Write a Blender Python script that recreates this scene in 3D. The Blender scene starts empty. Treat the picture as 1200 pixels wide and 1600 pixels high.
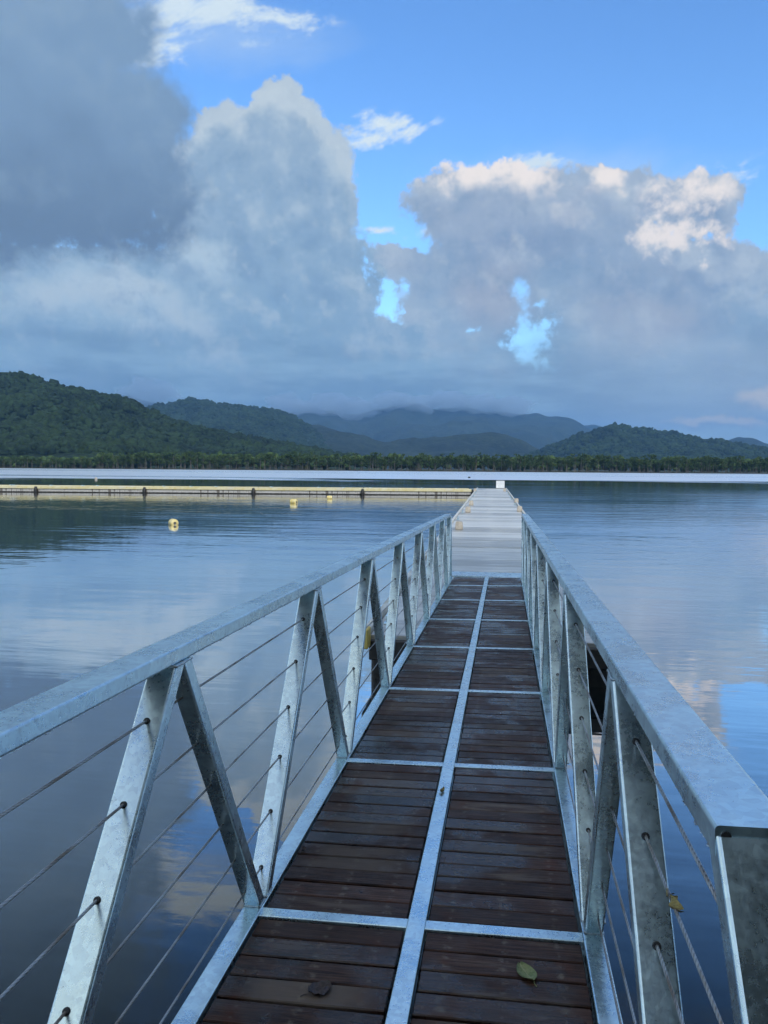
import bpy, bmesh, math, random
import numpy as np
from mathutils import Vector, Matrix
rnd = random.Random(7)
rng = np.random.default_rng(11)
rad = math.radians
scene = bpy.context.scene
C = scene.collection

# ------------------------------------------------------------------ camera
EYE = 2.40                      # metres above the water (water is z = 0)
F = 1209.77                     # focal length in pixels of the 1600-high photograph
def cam_basis(yaw, pitch, roll):
    Rz = Matrix.Rotation(yaw, 3, 'Z'); Rx = Matrix.Rotation(pitch, 3, 'X'); Ry = Matrix.Rotation(roll, 3, 'Y')
    return Rz @ Rx @ Ry         # columns: right, forward, up
MB = cam_basis(rad(8.867), rad(-3.252), rad(-0.43))
cam = bpy.data.cameras.new('camera'); cam_o = bpy.data.objects.new('camera', cam); C.objects.link(cam_o)
r_, f_, u_ = MB.col[0], MB.col[1], MB.col[2]
cam_o.matrix_world = Matrix(((r_.x, u_.x, -f_.x, 0), (r_.y, u_.y, -f_.y, 0), (r_.z, u_.z, -f_.z, EYE), (0, 0, 0, 1)))
cam.sensor_fit = 'VERTICAL'; cam.sensor_height = 36.0; cam.lens = F / 1600 * 36.0
cam.clip_start = 0.05; cam.clip_end = 60000
scene.camera = cam_o
def ray(x, y):                  # photograph pixel -> world direction (used to take measurements)
    return (MB @ Vector(((x - 600) / F, 1, -(y - 800) / F))).normalized()
def azel(x, y):
    d = ray(x, y); return math.degrees(math.atan2(d.x, d.y)), math.degrees(math.asin(d.z))
def on_level(x, y, z):          # where a pixel's line of sight meets the level z
    d = ray(x, y); t = (z - EYE) / d.z; return Vector((d.x * t, d.y * t, z))

# ------------------------------------------------------------------ exposure
vs = scene.view_settings
vs.view_transform = 'Standard'; vs.look = 'None'; vs.gamma = 1.0; vs.use_curve_mapping = False
EXPO = 0.9
vs.exposure = EXPO
scene.cycles.use_denoising = True
scene.cycles.max_bounces = 5; scene.cycles.diffuse_bounces = 2; scene.cycles.glossy_bounces = 3
scene.cycles.use_adaptive_sampling = True; scene.cycles.adaptive_threshold = 0.02; scene.cycles.adaptive_min_samples = 10
scene.cycles.volume_bounces = 1
scene.cycles.caustics_reflective = False

# ------------------------------------------------------------------ a small node language
class S:
    """a socket with arithmetic"""
    def __init__(s, g, sock): s.g, s.k = g, sock
    def __add__(a, b): return a.g.m('ADD', a, b)
    __radd__ = __add__
    def __sub__(a, b): return a.g.m('SUBTRACT', a, b)
    def __rsub__(a, b): return a.g.m('SUBTRACT', b, a)
    def __mul__(a, b): return a.g.m('MULTIPLY', a, b)
    __rmul__ = __mul__
    def __truediv__(a, b): return a.g.m('DIVIDE', a, b)
    def __pow__(a, b): return a.g.m('POWER', a, b)
class G:
    def __init__(s, tree): s.t = tree
    def n(s, kind, **kw):
        nd = s.t.nodes.new(kind)
        for k, v in kw.items(): setattr(nd, k, v)
        return nd
    def put(s, sock, v):
        if isinstance(v, S): s.t.links.new(v.k, sock)
        elif v is not None:
            if isinstance(v, (tuple, list)) and len(v) == 3 and sock.type == 'RGBA': v = (*v, 1)
            sock.default_value = v
    def m(s, op, a, b=None, c=None):
        nd = s.n('ShaderNodeMath', operation=op)
        for i, v in enumerate((a, b, c)):
            if v is not None: s.put(nd.inputs[i], v)
        return S(s, nd.outputs[0])
    def vm(s, op, a, b=None, out=0):
        nd = s.n('ShaderNodeVectorMath', operation=op)
        s.put(nd.inputs[0], a)
        if b is not None: s.put(nd.inputs[1] if op != 'SCALE' else nd.inputs[3], b)
        return S(s, nd.outputs[out])
    def noise(s, vec, scale, detail=6, rough=0.55, lac=2.0, dist=0.0, col=False):
        nd = s.n('ShaderNodeTexNoise')
        s.put(nd.inputs['Vector'], vec); s.put(nd.inputs['Scale'], scale); s.put(nd.inputs['Detail'], detail)
        s.put(nd.inputs['Roughness'], rough); s.put(nd.inputs['Lacunarity'], lac); s.put(nd.inputs['Distortion'], dist)
        return S(s, nd.outputs['Color' if col else 'Fac'])
    def voronoi(s, vec, scale, feature='F1', out='Distance', rand=1.0):
        nd = s.n('ShaderNodeTexVoronoi', feature=feature)
        s.put(nd.inputs['Vector'], vec); s.put(nd.inputs['Scale'], scale); s.put(nd.inputs['Randomness'], rand)
        return S(s, nd.outputs[out])
    def rng(s, v, a, b, c=0.0, d=1.0, smooth=True):
        nd = s.n('ShaderNodeMapRange', interpolation_type='SMOOTHSTEP' if smooth else 'LINEAR')
        for i, x in enumerate((v, a, b, c, d)): s.put(nd.inputs[i], x)
        return S(s, nd.outputs[0])
    def mix(s, f, a, b, mode='MIX'):
        nd = s.n('ShaderNodeMix', data_type='RGBA', blend_type=mode)
        s.put(nd.inputs[0], f); s.put(nd.inputs[6], a); s.put(nd.inputs[7], b)
        return S(s, nd.outputs[2])
    def xyz(s, x, y, z):
        nd = s.n('ShaderNodeCombineXYZ')
        for i, v in enumerate((x, y, z)): s.put(nd.inputs[i], v)
        return S(s, nd.outputs[0])
    def sep(s, v):
        nd = s.n('ShaderNodeSeparateXYZ'); s.put(nd.inputs[0], v)
        return [S(s, o) for o in nd.outputs]
    def bump(s, h, strength=1.0, dist=1.0, normal=None):
        nd = s.n('ShaderNodeBump'); s.put(nd.inputs['Height'], h); s.put(nd.inputs['Strength'], strength)
        s.put(nd.inputs['Distance'], dist)
        if normal is not None: s.put(nd.inputs['Normal'], normal)
        return S(s, nd.outputs[0])
def lin(r, g, b):               # sRGB bytes -> linear
    f = lambda c: (c / 255 / 12.92) if c / 255 <= 0.04045 else ((c / 255 + 0.055) / 1.055) ** 2.4
    return (f(r), f(g), f(b))

# ------------------------------------------------------------------ sky
SUN_AZ, SUN_EL = 146.0, 33.0    # degrees; azimuth from +Y towards +X: behind the camera, to the right
SKY_STRENGTH = 0.10
world = bpy.data.worlds.new('World'); scene.world = world; world.use_nodes = True
wt = world.node_tree; wt.nodes.clear(); g = G(wt)
world.cycles.sampling_method = 'MANUAL'; world.cycles.sample_map_resolution = 512
sky = g.n('ShaderNodeTexSky', sky_type='NISHITA')
sky.sun_disc = False; sky.sun_elevation = rad(SUN_EL); sky.sun_rotation = rad(SUN_AZ)
sky.altitude = 0; sky.air_density = 1.0; sky.dust_density = 0.1; sky.ozone_density = 3.0
tc = g.n('ShaderNodeTexCoord'); D = S(g, tc.outputs['Generated'])
dx, dy, dz = g.sep(D)
az = g.m('ARCTAN2', dx, dy) * (18 / math.pi)        # tens of degrees
el = g.m('ARCSINE', dz) * (18 / math.pi)
K = 1.0 / (SKY_STRENGTH * 2 ** EXPO)
def cl(r, gg, b, k=1.0):        # a cloud colour as it is seen, in the units of the sky texture
    c = lin(r, gg, b); return tuple(x * K * k * t for x, t in zip(c, (1.08, 1.12, 1.01)))
Q0 = g.xyz(az, el, 0.0)
w1 = g.vm('SUBTRACT', g.noise(D, 5.0, 2, 0.5, col=True), (0.5, 0.5, 0.5))
w2 = g.vm('SUBTRACT', g.noise(D, 21.0, 4, 0.60, col=True), (0.5, 0.5, 0.5))
def warped(a, b, q=Q0):
    return g.vm('ADD', q, g.vm('ADD', g.vm('MULTIPLY', w1, (a, a, 0)), g.vm('MULTIPLY', w2, (b, b, 0))))
def field(q, blobs, soft=0.25):
    acc = None
    for (x, y, rx, ry) in blobs:
        a0, e0 = azel(x, y)
        a1, _ = azel(x + rx, y); _, e1 = azel(x, y - ry)
        ra, re = max(abs(a1 - a0), 0.3) / 10, max(abs(e1 - e0), 0.3) / 10
        nd = g.n('ShaderNodeVectorMath', operation='MULTIPLY_ADD')
        g.put(nd.inputs[0], q); nd.inputs[1].default_value = (1 / ra, 1 / re, 0); nd.inputs[2].default_value = (-a0 / 10 / ra, -e0 / 10 / re, 0)
        f = g.vm('LENGTH', S(g, nd.outputs[0]), out=1)
        acc = f if acc is None else g.m('SMOOTH_MIN', acc, f, soft)
    return 1.0 - acc
n_big = g.noise(D, 8.0, 4, 0.55)
n_mid = g.noise(D, 27.0, 6, 0.62)
n_fin = g.noise(D, 85.0, 4, 0.62)
Dl = g.vm('ADD', D, (0.012, 0.0, 0.026))             # a little higher up, towards the light
relief = g.noise(D, 11.0, 6, 0.56) - g.noise(Dl, 11.0, 6, 0.56)
relief2 = n_mid - g.noise(g.vm('ADD', D, (0.006, 0.0, 0.011)), 27.0, 6, 0.62)
edge_n = (n_mid - 0.5) * 0.70 + (n_fin - 0.5) * 0.42
outside = g.m('MAXIMUM', g.rng(g.m('ABSOLUTE', az + 0.887), 2.75, 3.6), g.rng(el, 3.3, 4.2))

col = S(g, sky.outputs[0])
sky_gain = g.n('ShaderNodeMix', data_type='RGBA', blend_type='MULTIPLY')
g.put(sky_gain.inputs[0], 1.0); g.put(sky_gain.inputs[6], col); g.put(sky_gain.inputs[7], g.mix(g.rng(el, 0.2, 2.9), (1.02, 1.36, 1.48), (0.80, 1.12, 1.40)))
col = S(g, sky_gain.outputs[2])

def layer(col, alpha, colour): return g.mix(alpha, col, colour)
# unseen broken cumulus beyond the frame, made brighter to light steel and boards
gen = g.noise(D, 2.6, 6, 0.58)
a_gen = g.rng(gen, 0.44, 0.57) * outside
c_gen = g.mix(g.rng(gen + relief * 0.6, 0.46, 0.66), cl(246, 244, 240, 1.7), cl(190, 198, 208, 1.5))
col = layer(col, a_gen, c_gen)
# thin high wisps
sq = g.vm('ADD', D, g.vm('SCALE', w1, 0.08))
sx_, sy_, sz_ = g.sep(sq)
streak = g.noise(g.xyz(sx_ * 0.55 + sz_ * 0.25, sy_ * 0.5, sz_ * 1.9 - sx_ * 0.55), 21.0, 6, 0.66)
wz = field(warped(0.35, 0.16), [(330, 15, 190, 60), (240, 60, 110, 70), (430, 20, 110, 34), (600, 205, 115, 36), (560, 228, 60, 24), (845, 264, 90, 22), (1120, 285, 110, 42), (595, 372, 60, 14), (700, 360, 70, 18)])
a_w = g.rng(streak + wz * 0.30 + (n_fin - 0.5) * 0.25, 0.56, 0.82) * g.rng(wz, -0.05, 0.45) * 0.95
col = layer(col, a_w, cl(222, 232, 248))
veil = field(warped(0.5, 0.1), [(330, 40, 260, 90), (900, 290, 330, 70)])
col = layer(col, g.rng(veil + (streak - 0.5) * 0.8, 0.0, 0.9) * 0.35, cl(196, 214, 242))
# ---- cumulus on the right
qR = warped(0.40, 0.20)
bR = [(850, 395, 200, 125), (755, 325, 130, 62), (955, 312, 100, 55), (715, 480, 100, 120), (1010, 440, 190, 90), (1130, 420, 120, 58),
      (1070, 530, 260, 110), (690, 590, 190, 95), (1075, 325, 90, 62), (640, 420, 55, 34), (1235, 430, 80, 64), (1000, 620, 330, 60)]
fR = field(qR, bR)
hole = field(warped(0.34, 0.34), [(812, 462, 30, 24), (824, 512, 15, 46), (834, 556, 10, 34), (850, 470, 28, 11), (848, 520, 18, 10), (606, 508, 26, 12), (598, 450, 16, 28), (628, 460, 14, 18), (1205, 462, 20, 24), (735, 517, 12, 7)], 0.08)
holes = g.rng(hole + edge_n * 2.2 + (streak - 0.5) * 1.6, 0.0, 1.15)
sR = fR + edge_n
a_R = g.rng(sR, -0.02, 0.17) * (1.0 - holes * 0.86)
upR = field(g.vm('ADD', qR, (0.05, 0.17, 0)), bR[:3] + [bR[5], bR[8], bR[10]]) + edge_n * 1.1      # how deep the cloud is a little further up
rimR = g.rng(upR, 0.26, -0.16)
bright = field(warped(0.35, 0.25), [(745, 275, 105, 40), (830, 285, 85, 40), (955, 278, 62, 36), (1075, 310, 90, 60), (1040, 368, 80, 40), (885, 345, 40, 34), (1195, 605, 70, 34)], 0.15)
body = g.mix(g.rng(el + (n_big - 0.5) * 0.9, 0.30, 1.9), cl(132, 166, 202), cl(156, 170, 200))
body = g.mix(g.rng(field(warped(0.6, 0.2), [(1010, 480, 170, 100), (770, 470, 100, 80)]), 0.0, 0.8) * 0.65, body, cl(172, 174, 194))
body = g.mix(g.rng(field(warped(0.5, 0.2), [(850, 400, 170, 45), (1120, 400, 140, 34), (640, 420, 60, 30)]) + (n_big - 0.5), 0.0, 0.9) * 0.55, body, cl(126, 146, 184))
body = g.mix(g.rng(relief, 0.0, 0.18) * 0.60, body, cl(190, 200, 220))
body = g.mix(g.rng(relief * -1.0, 0.0, 0.18) * 0.55, body, cl(122, 148, 186))
body = g.mix(g.rng(relief2, 0.02, 0.25) * 0.5, body, cl(186, 194, 212))
body = g.mix(g.rng(relief2 * -1.0, 0.02, 0.25) * 0.4, body, cl(122, 144, 180))
body = g.mix(rimR * 0.30, body, cl(196, 206, 226))
lit_ = g.rng(bright + edge_n * 1.3 + relief * 1.8 + relief2 * 0.8, 0.0, 0.85) * (rimR * 0.85 + 0.12)
lit_ = g.m('MAXIMUM', lit_, g.rng(field(warped(0.30, 0.32), [(1068, 316, 82, 62), (1040, 372, 70, 32), (1100, 366, 50, 22), (1195, 606, 60, 26)], 0.15) + edge_n * 1.5 + relief * 1.4 + relief2 * 1.5, 0.0, 0.95) * 0.94)
body = g.mix(lit_, body, cl(246, 233, 236))
col = layer(col, a_R, body)
# ---- towering cumulus in the middle left
qM = warped(0.36, 0.21)
bM = [(440, 190, 52, 66), (455, 270, 95, 110), (350, 225, 62, 72), (395, 250, 60, 70), (500, 330, 64, 120), (300, 300, 90, 90), (420, 440, 190, 130), (545, 490, 56, 90), (300, 480, 220, 110), (120, 470, 260, 95),
      (530, 580, 160, 90), (60, 560, 260, 70), (330, 610, 150, 60)]
sM = field(qM, bM) + edge_n * 0.92
a_M = g.rng(sM, -0.02, 0.14)
upM = field(g.vm('ADD', qM, (0.04, 0.18, 0)), bM[:5]) + edge_n
mb = g.mix(g.rng(el + (n_big - 0.5) * 1.3, 0.4, 2.7), cl(138, 168, 202), cl(150, 172, 204))
mb = g.mix(g.rng(field(warped(0.7, 0.2), [(150, 455, 260, 60), (300, 400, 110, 60)]) + (n_mid - 0.5) * 0.9, 0.0, 0.9) * 0.85, mb, cl(184, 202, 226))
mb = g.mix(g.rng(relief, 0.0, 0.15) * 0.66, mb, cl(184, 198, 220))
mb = g.mix(g.rng(relief * -1.0, 0.0, 0.15) * 0.64, mb, cl(124, 152, 190))
mb = g.mix(g.rng(relief2, 0.02, 0.22) * 0.42, mb, cl(184, 198, 218))
mb = g.mix(g.rng(relief2 * -1.0, 0.02, 0.22) * 0.34, mb, cl(120, 148, 186))
mb = g.mix(g.rng(upM, 0.24, -0.15) * g.rng(el, 1.5, 2.3) * 0.62, mb, cl(204, 212, 228))
col = layer(col, a_M, mb)
# ---- low grey bank over the mountains
bank = g.rng(el + (n_big - 0.5) * 0.9, 1.15, 0.45)
streaks = g.noise(g.vm('MULTIPLY', D, (1, 1, 5.0)), 7.0, 4, 0.6)
cb = g.mix(g.rng(streaks, 0.38, 0.66), cl(118, 146, 180), cl(150, 180, 212))
cb = g.mix(g.rng(az, -0.3, 1.6) * 0.6, cb, cl(166, 176, 198))
col = layer(col, bank * 0.90, cb)
wp = field(warped(0.3, 0.3), [(1195, 606, 62, 26), (1120, 655, 130, 14)], 0.1)
col = layer(col, g.rng(wp + edge_n * 1.2, 0.05, 0.7) * 0.75, cl(214, 206, 206))
# ---- large dark cloud at the upper left, flat base
qL = warped(0.55, 0.22)
bL = [(60, 150, 230, 190), (200, 170, 110, 110), (190, 260, 120, 90), (60, 320, 250, 90), (-120, 200, 300, 260), (150, 40, 130, 70), (20, -120, 250, 220), (-150, -300, 420, 330)]
sL = field(qL, bL) + edge_n * 0.85
a_L = g.rng(sL, -0.10, 0.34)
lb = g.mix(g.rng(el + (n_big - 0.5) * 0.6, 1.50, 2.5), cl(106, 126, 158), cl(126, 152, 190))
lb = g.mix(g.rng(relief, 0.0, 0.2) * 0.32, lb, cl(150, 172, 202))
lb = g.mix(g.rng(relief * -1.0, 0.0, 0.2) * 0.25, lb, cl(100, 122, 156))
col = layer(col, a_L, lb)
bg = g.n('ShaderNodeBackground'); g.put(bg.inputs[0], col); bg.inputs[1].default_value = SKY_STRENGTH
out = g.n('ShaderNodeOutputWorld'); wt.links.new(bg.outputs[0], out.inputs[0])

# ------------------------------------------------------------------ sun, softened by cloud
sun = bpy.data.lights.new('sun', 'SUN'); sun.energy = 1.5; sun.angle = rad(12); sun.color = (1.0, 0.95, 0.88)
sun_o = bpy.data.objects.new('sun', sun); C.objects.link(sun_o)
sd = Vector((math.sin(rad(SUN_AZ)) * math.cos(rad(SUN_EL)), math.cos(rad(SUN_AZ)) * math.cos(rad(SUN_EL)), math.sin(rad(SUN_EL))))
sun_o.rotation_euler = sd.to_track_quat('Z', 'Y').to_euler()

# ------------------------------------------------------------------ object helpers
def tag(o, label=None, cat=None, group=None, kind=None):
    if label: o['label'] = label
    if cat: o['category'] = cat
    if group: o['group'] = group
    if kind: o['kind'] = kind
    return o
def link(name, me, parent=None, loc=None, rot=None):
    o = bpy.data.objects.new(name, me); C.objects.link(o)
    if parent is not None: o.parent = parent
    if loc is not None: o.location = loc
    if rot is not None: o.rotation_euler = rot
    return o
def empty(name, loc=(0, 0, 0), rotz=0.0):
    o = bpy.data.objects.new(name, None); C.objects.link(o); o.location = loc; o.rotation_euler = (0, 0, rotz)
    o.empty_display_size = 0.1
    return o
def mesh_from(name, V, Fc, mat, smooth=False):
    me = bpy.data.meshes.new(name); me.from_pydata([tuple(v) for v in V], [], Fc); me.validate()
    me.materials.append(mat)
    if smooth: me.polygons.foreach_set('use_smooth', [True] * len(me.polygons))
    me.update(); return me
def mesh_np(name, V, Fa, mat, smooth=True):
    V = np.asarray(V, np.float32); Fa = np.asarray(Fa, np.int32); k = Fa.shape[1]
    me = bpy.data.meshes.new(name); me.vertices.add(len(V)); me.vertices.foreach_set('co', V.ravel())
    me.loops.add(Fa.size); me.loops.foreach_set('vertex_index', Fa.ravel())
    me.polygons.add(len(Fa)); me.polygons.foreach_set('loop_start', np.arange(0, Fa.size, k, dtype=np.int32))
    me.polygons.foreach_set('loop_total', np.full(len(Fa), k, np.int32))
    me.polygons.foreach_set('use_smooth', np.full(len(Fa), smooth, bool))
    me.materials.append(mat); me.update(calc_edges=True); me.validate(); return me
def box_mesh(name, sx, sy, sz, mat, bev=0.0, seg=1):
    bm = bmesh.new(); bmesh.ops.create_cube(bm, size=1)
    for v in bm.verts: v.co = Vector((v.co.x * sx, v.co.y * sy, v.co.z * sz))
    if bev > 0: bmesh.ops.bevel(bm, geom=bm.edges[:], offset=bev, segments=seg, affect='EDGES', profile=0.6)
    me = bpy.data.meshes.new(name); bm.to_mesh(me); bm.free(); me.materials.append(mat); return me
def round_rect(w, h, r, seg=3):
    pts = []
    for cx, cy, a0 in ((w / 2 - r, h / 2 - r, 0), (-w / 2 + r, h / 2 - r, 90), (-w / 2 + r, -h / 2 + r, 180), (w / 2 - r, -h / 2 + r, 270)):
        for i in range(seg + 1):
            a = rad(a0 + 90 * i / seg); pts.append((cx + r * math.cos(a), cy + r * math.sin(a)))
    return pts
def tube_mesh(name, p0, p1, w, h, mat, r=0.006, side=Vector((1, 0, 0)), cut0=None, cut1=None, rings=1):
    """rectangular hollow section from p0 to p1; w runs along `side`; cut0/cut1: normals of the end cuts"""
    p0, p1 = Vector(p0), Vector(p1); d = (p1 - p0).normalized(); up = side.cross(d).normalized()
    prof = round_rect(w, h, r); n = len(prof); V, Fc = [], []
    for k in range(rings + 1):
        t = k / rings; c = p0.lerp(p1, t)
        for (a, b) in prof:
            q = c + side * a + up * b
            nrm = cut0 if k == 0 else (cut1 if k == rings else None)
            if nrm is not None: q = q - d * ((q - c).dot(nrm) / d.dot(nrm))
            V.append(q)
    for k in range(rings):
        for i in range(n): Fc.append((k * n + i, k * n + (i + 1) % n, (k + 1) * n + (i + 1) % n, (k + 1) * n + i))
    Fc.append(tuple(reversed(range(n)))); Fc.append(tuple(rings * n + i for i in range(n)))
    me = mesh_from(name, V, Fc, mat)
    bm = bmesh.new(); bm.from_mesh(me); bmesh.ops.recalc_face_normals(bm, faces=bm.faces); bm.to_mesh(me); bm.free()
    return me
def rod(name, pts, rr, mat, seg=8, cap=True):
    pts = [Vector(p) for p in pts]; V, Fc = [], []
    if not isinstance(rr, (list, tuple)): rr = [rr] * len(pts)
    for i, p in enumerate(pts):
        d = (pts[min(i + 1, len(pts) - 1)] - pts[max(i - 1, 0)]).normalized()
        a = d.cross(Vector((0.013, 0.02, 1) if abs(d.z) < 0.9 else (1, 0.02, 0))).normalized(); b = d.cross(a)
        for s in range(seg):
            t = 2 * math.pi * s / seg; V.append(p + (a * math.cos(t) + b * math.sin(t)) * rr[i])
    for i in range(len(pts) - 1):
        for s in range(seg): Fc.append((i * seg + s, i * seg + (s + 1) % seg, (i + 1) * seg + (s + 1) % seg, (i + 1) * seg + s))
    if cap: Fc.append(tuple(reversed(range(seg)))); Fc.append(tuple((len(pts) - 1) * seg + s for s in range(seg)))
    me = mesh_from(name, V, Fc, mat, True); return me

# ------------------------------------------------------------------ materials
def material(name):
    m = bpy.data.materials.new(name); m.use_nodes = True; t = m.node_tree; t.nodes.clear(); gg = G(t)
    b = gg.n('ShaderNodeBsdfPrincipled'); o = gg.n('ShaderNodeOutputMaterial'); t.links.new(b.outputs[0], o.inputs[0])
    return m, gg, b
def coords(gg, kind='Object'):
    n = gg.n('ShaderNodeTexCoord'); return S(gg, n.outputs[kind])
def objrand(gg):
    n = gg.n('ShaderNodeObjectInfo'); return S(gg, n.outputs['Random'])
def world_pos(gg):
    n = gg.n('ShaderNodeNewGeometry'); return S(gg, n.outputs['Position'])

def make_galv(name, tint=(0.63, 0.77, 0.88), rough=0.30, wet=0.5):
    m, gg, b = material(name); p = coords(gg)
    r = objrand(gg)
    sp = gg.voronoi(p, 55.0, 'F1', 'Color'); sps = gg.sep(sp)[0]
    n1 = gg.noise(p, 6.0, 6, 0.6); n2 = gg.noise(gg.vm('MULTIPLY', p, (1.0, 5.0, 5.0)), 4.0, 6, 0.65)
    n3 = gg.noise(p, 90.0, 4, 0.6)
    v = (n1 - 0.5) * 0.60 + (sps - 0.5) * 0.16 + (n3 - 0.5) * 0.22 + (r - 0.5) * 0.08
    k = gg.rng(v, -0.28, 0.28, 0.0, 1.0, False)
    c = gg.mix(k, tuple(x * 0.62 for x in tint), tuple(min(1, x * 1.28) for x in tint))
    stain = gg.rng(n2, 0.60, 0.74)
    c = gg.mix(stain * 0.28, c, (0.25, 0.25, 0.24))
    speck = gg.rng(gg.noise(p, 130.0, 2, 0.5), 0.70, 0.76)
    c = gg.mix(speck * 0.30, c, (0.08, 0.08, 0.08))
    gg.put(b.inputs['Base Color'], c); b.inputs['Metallic'].default_value = 0.93
    gg.put(b.inputs['Roughness'], gg.rng(n1 + (n3 - 0.5) * 0.5, 0.35, 0.68, rough - 0.14 * wet, rough + 0.08, False))
    gg.put(b.inputs['Normal'], gg.bump(n3 * 0.0005 + n1 * 0.0012, 0.55, 1.0))
    return m
M_GALV = make_galv('galvanised_steel')
M_WELD = make_galv('weld_bead', (0.45, 0.50, 0.52), 0.45)
def make_wood():
    m, gg, b = material('wet_dark_timber'); p = coords(gg); r = objrand(gg)
    x, y, z = gg.sep(p)
    off = gg.xyz(r * 37.0, r * 91.0, r * 13.0)
    q = gg.vm('ADD', p, off)
    grain = gg.noise(gg.vm('MULTIPLY', q, (2.0, 38.0, 8.0)), 3.0, 7, 0.62)
    fine = gg.noise(gg.vm('MULTIPLY', q, (6.0, 160.0, 20.0)), 3.0, 4, 0.6)
    blot = gg.noise(q, 7.0, 5, 0.6)
    c = gg.mix(gg.rng(grain + (fine - 0.5) * 0.4, 0.34, 0.68), (0.016, 0.0080, 0.0062), (0.085, 0.045, 0.031))
    c = gg.mix(gg.rng(r, 0.0, 1.0, 0.0, 0.75, False), c, (0.036, 0.017, 0.012))
    # dry, weathered streaks in the middle of many boards
    dry = gg.rng(gg.noise(gg.vm('MULTIPLY', q, (1.3, 9.0, 1.0)), 2.4, 6, 0.6) + (r - 0.5) * 0.45, 0.50, 0.68) * gg.rng(gg.m('ABSOLUTE', x + (blot - 0.5) * 0.3), 0.26, 0.10)
    c = gg.mix(dry * 0.7, c, (0.140, 0.118, 0.100))
    # pale rings where the screws sit, rust brown near the supports
    sx = gg.m('ABSOLUTE', gg.m('ABSOLUTE', x) - 0.185); sx2 = gg.m('MINIMUM', sx, gg.m('ABSOLUTE', x))
    sy = gg.m('ABSOLUTE', gg.m('ABSOLUTE', y) - 0.026)
    dsc = gg.vm('LENGTH', gg.xyz(sx2, sy, 0.0), out=1)
    pale = gg.rng(dsc + (blot - 0.5) * 0.03, 0.022, 0.004) * gg.rng(gg.noise(q, 45.0, 4, 0.6), 0.42, 0.62)
    c = gg.mix(pale * 0.7, c, (0.15, 0.13, 0.10))
    rust = gg.rng(gg.m('ABSOLUTE', gg.m('ABSOLUTE', x) - 0.19), 0.05, 0.0) * gg.rng(blot, 0.50, 0.68)
    c = gg.mix(rust * 0.6, c, (0.075, 0.024, 0.012))
    head = gg.rng(dsc, 0.0052, 0.0042); c = gg.mix(head * 0.5, c, (0.09, 0.08, 0.07))
    tone = gg.m('FRACT', r * 7.31)
    c = gg.mix(1.0, c, gg.mix(tone, (0.55, 0.52, 0.52), (1.30, 1.25, 1.22)), 'MULTIPLY')
    wetp = gg.rng(gg.noise(world_pos(gg), 2.3, 5, 0.6) + (gg.m('FRACT', r * 3.7) - 0.5) * 0.16, 0.47, 0.60)
    c = gg.mix(wetp * 0.45, c, (0.010, 0.0065, 0.006))
    gg.put(b.inputs['Base Color'], c)
    gg.put(b.inputs['Roughness'], gg.rng(blot + dry * 0.4 - wetp * 0.45, 0.0, 0.85, 0.16, 0.62, False))
    gg.put(b.inputs['Specular IOR Level'], 0.14 + wetp * 0.22)
    gg.put(b.inputs['Normal'], gg.bump(grain * 0.0016 + fine * 0.0006 - head * 0.0012, 0.8, 1.0))
    return m
M_WOOD = make_wood()
def make_simple(name, c1, c2, scale=8.0, rough=0.6, metal=0.0, bump=0.002, stretch=(1, 1, 1), c3=None, rnd_amt=0.0, detail=6):
    m, gg, b = material(name); p = gg.vm('MULTIPLY', coords(gg), stretch)
    n1 = gg.noise(p, scale, detail, 0.62); n2 = gg.noise(p, scale * 6, 5, 0.6)
    v = n1 + (n2 - 0.5) * 0.4
    if rnd_amt: v = v + (objrand(gg) - 0.5) * rnd_amt
    c = gg.mix(gg.rng(v, 0.32, 0.68), c1, c2)
    if c3: c = gg.mix(gg.rng(gg.noise(p, scale * 0.7, 7, 0.66, dist=0.5), 0.56, 0.68), c, c3)
    gg.put(b.inputs['Base Color'], c); b.inputs['Metallic'].default_value = metal
    gg.put(b.inputs['Roughness'], gg.rng(n1, 0.3, 0.7, rough - 0.1, rough + 0.1, False))
    if bump: gg.put(b.inputs['Normal'], gg.bump(n1 * bump + n2 * bump * 0.3, 0.8, 1.0))
    return m
M_CABLE = None
def make_cable():
    m, gg, b = material('stainless_wire_rope'); p = coords(gg); x, y, z = gg.sep(p)
    tw = gg.m('SINE', (y * 420.0) + gg.m('ARCTAN2', z, x) * 3.0)
    n = gg.noise(p, 5.0, 5, 0.6)
    c = gg.mix(gg.rng(n, 0.42, 0.66), (0.42, 0.43, 0.44), (0.22, 0.17, 0.13))
    c = gg.mix(gg.rng(tw, 0.2, -0.9) * 0.5, c, (0.08, 0.08, 0.08))
    gg.put(b.inputs['Base Color'], c); b.inputs['Metallic'].default_value = 0.8; b.inputs['Roughness'].default_value = 0.42
    gg.put(b.inputs['Normal'], gg.bump(tw * 0.0006, 0.6, 1.0))
    return m
M_CABLE = make_cable()
M_BLACK = make_simple('black_rubber', (0.010, 0.010, 0.011), (0.022, 0.022, 0.022), 30, 0.6, 0, 0.001)
M_DARKSTEEL = make_simple('dark_float_plastic', (0.008, 0.009, 0.010), (0.028, 0.026, 0.024), 3, 0.55, 0, 0.002, c3=(0.045, 0.028, 0.018))
M_YELLOW = make_simple('worn_yellow_paint', (0.62, 0.42, 0.05), (0.70, 0.56, 0.16), 2.2, 0.55, 0, 0.002, c3=(0.62, 0.56, 0.40))
M_BUOY = make_simple('sun_bleached_buoy_plastic', (0.66, 0.50, 0.13), (0.74, 0.64, 0.33), 5.0, 0.45, 0, 0.002, c3=(0.40, 0.33, 0.18))
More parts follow.
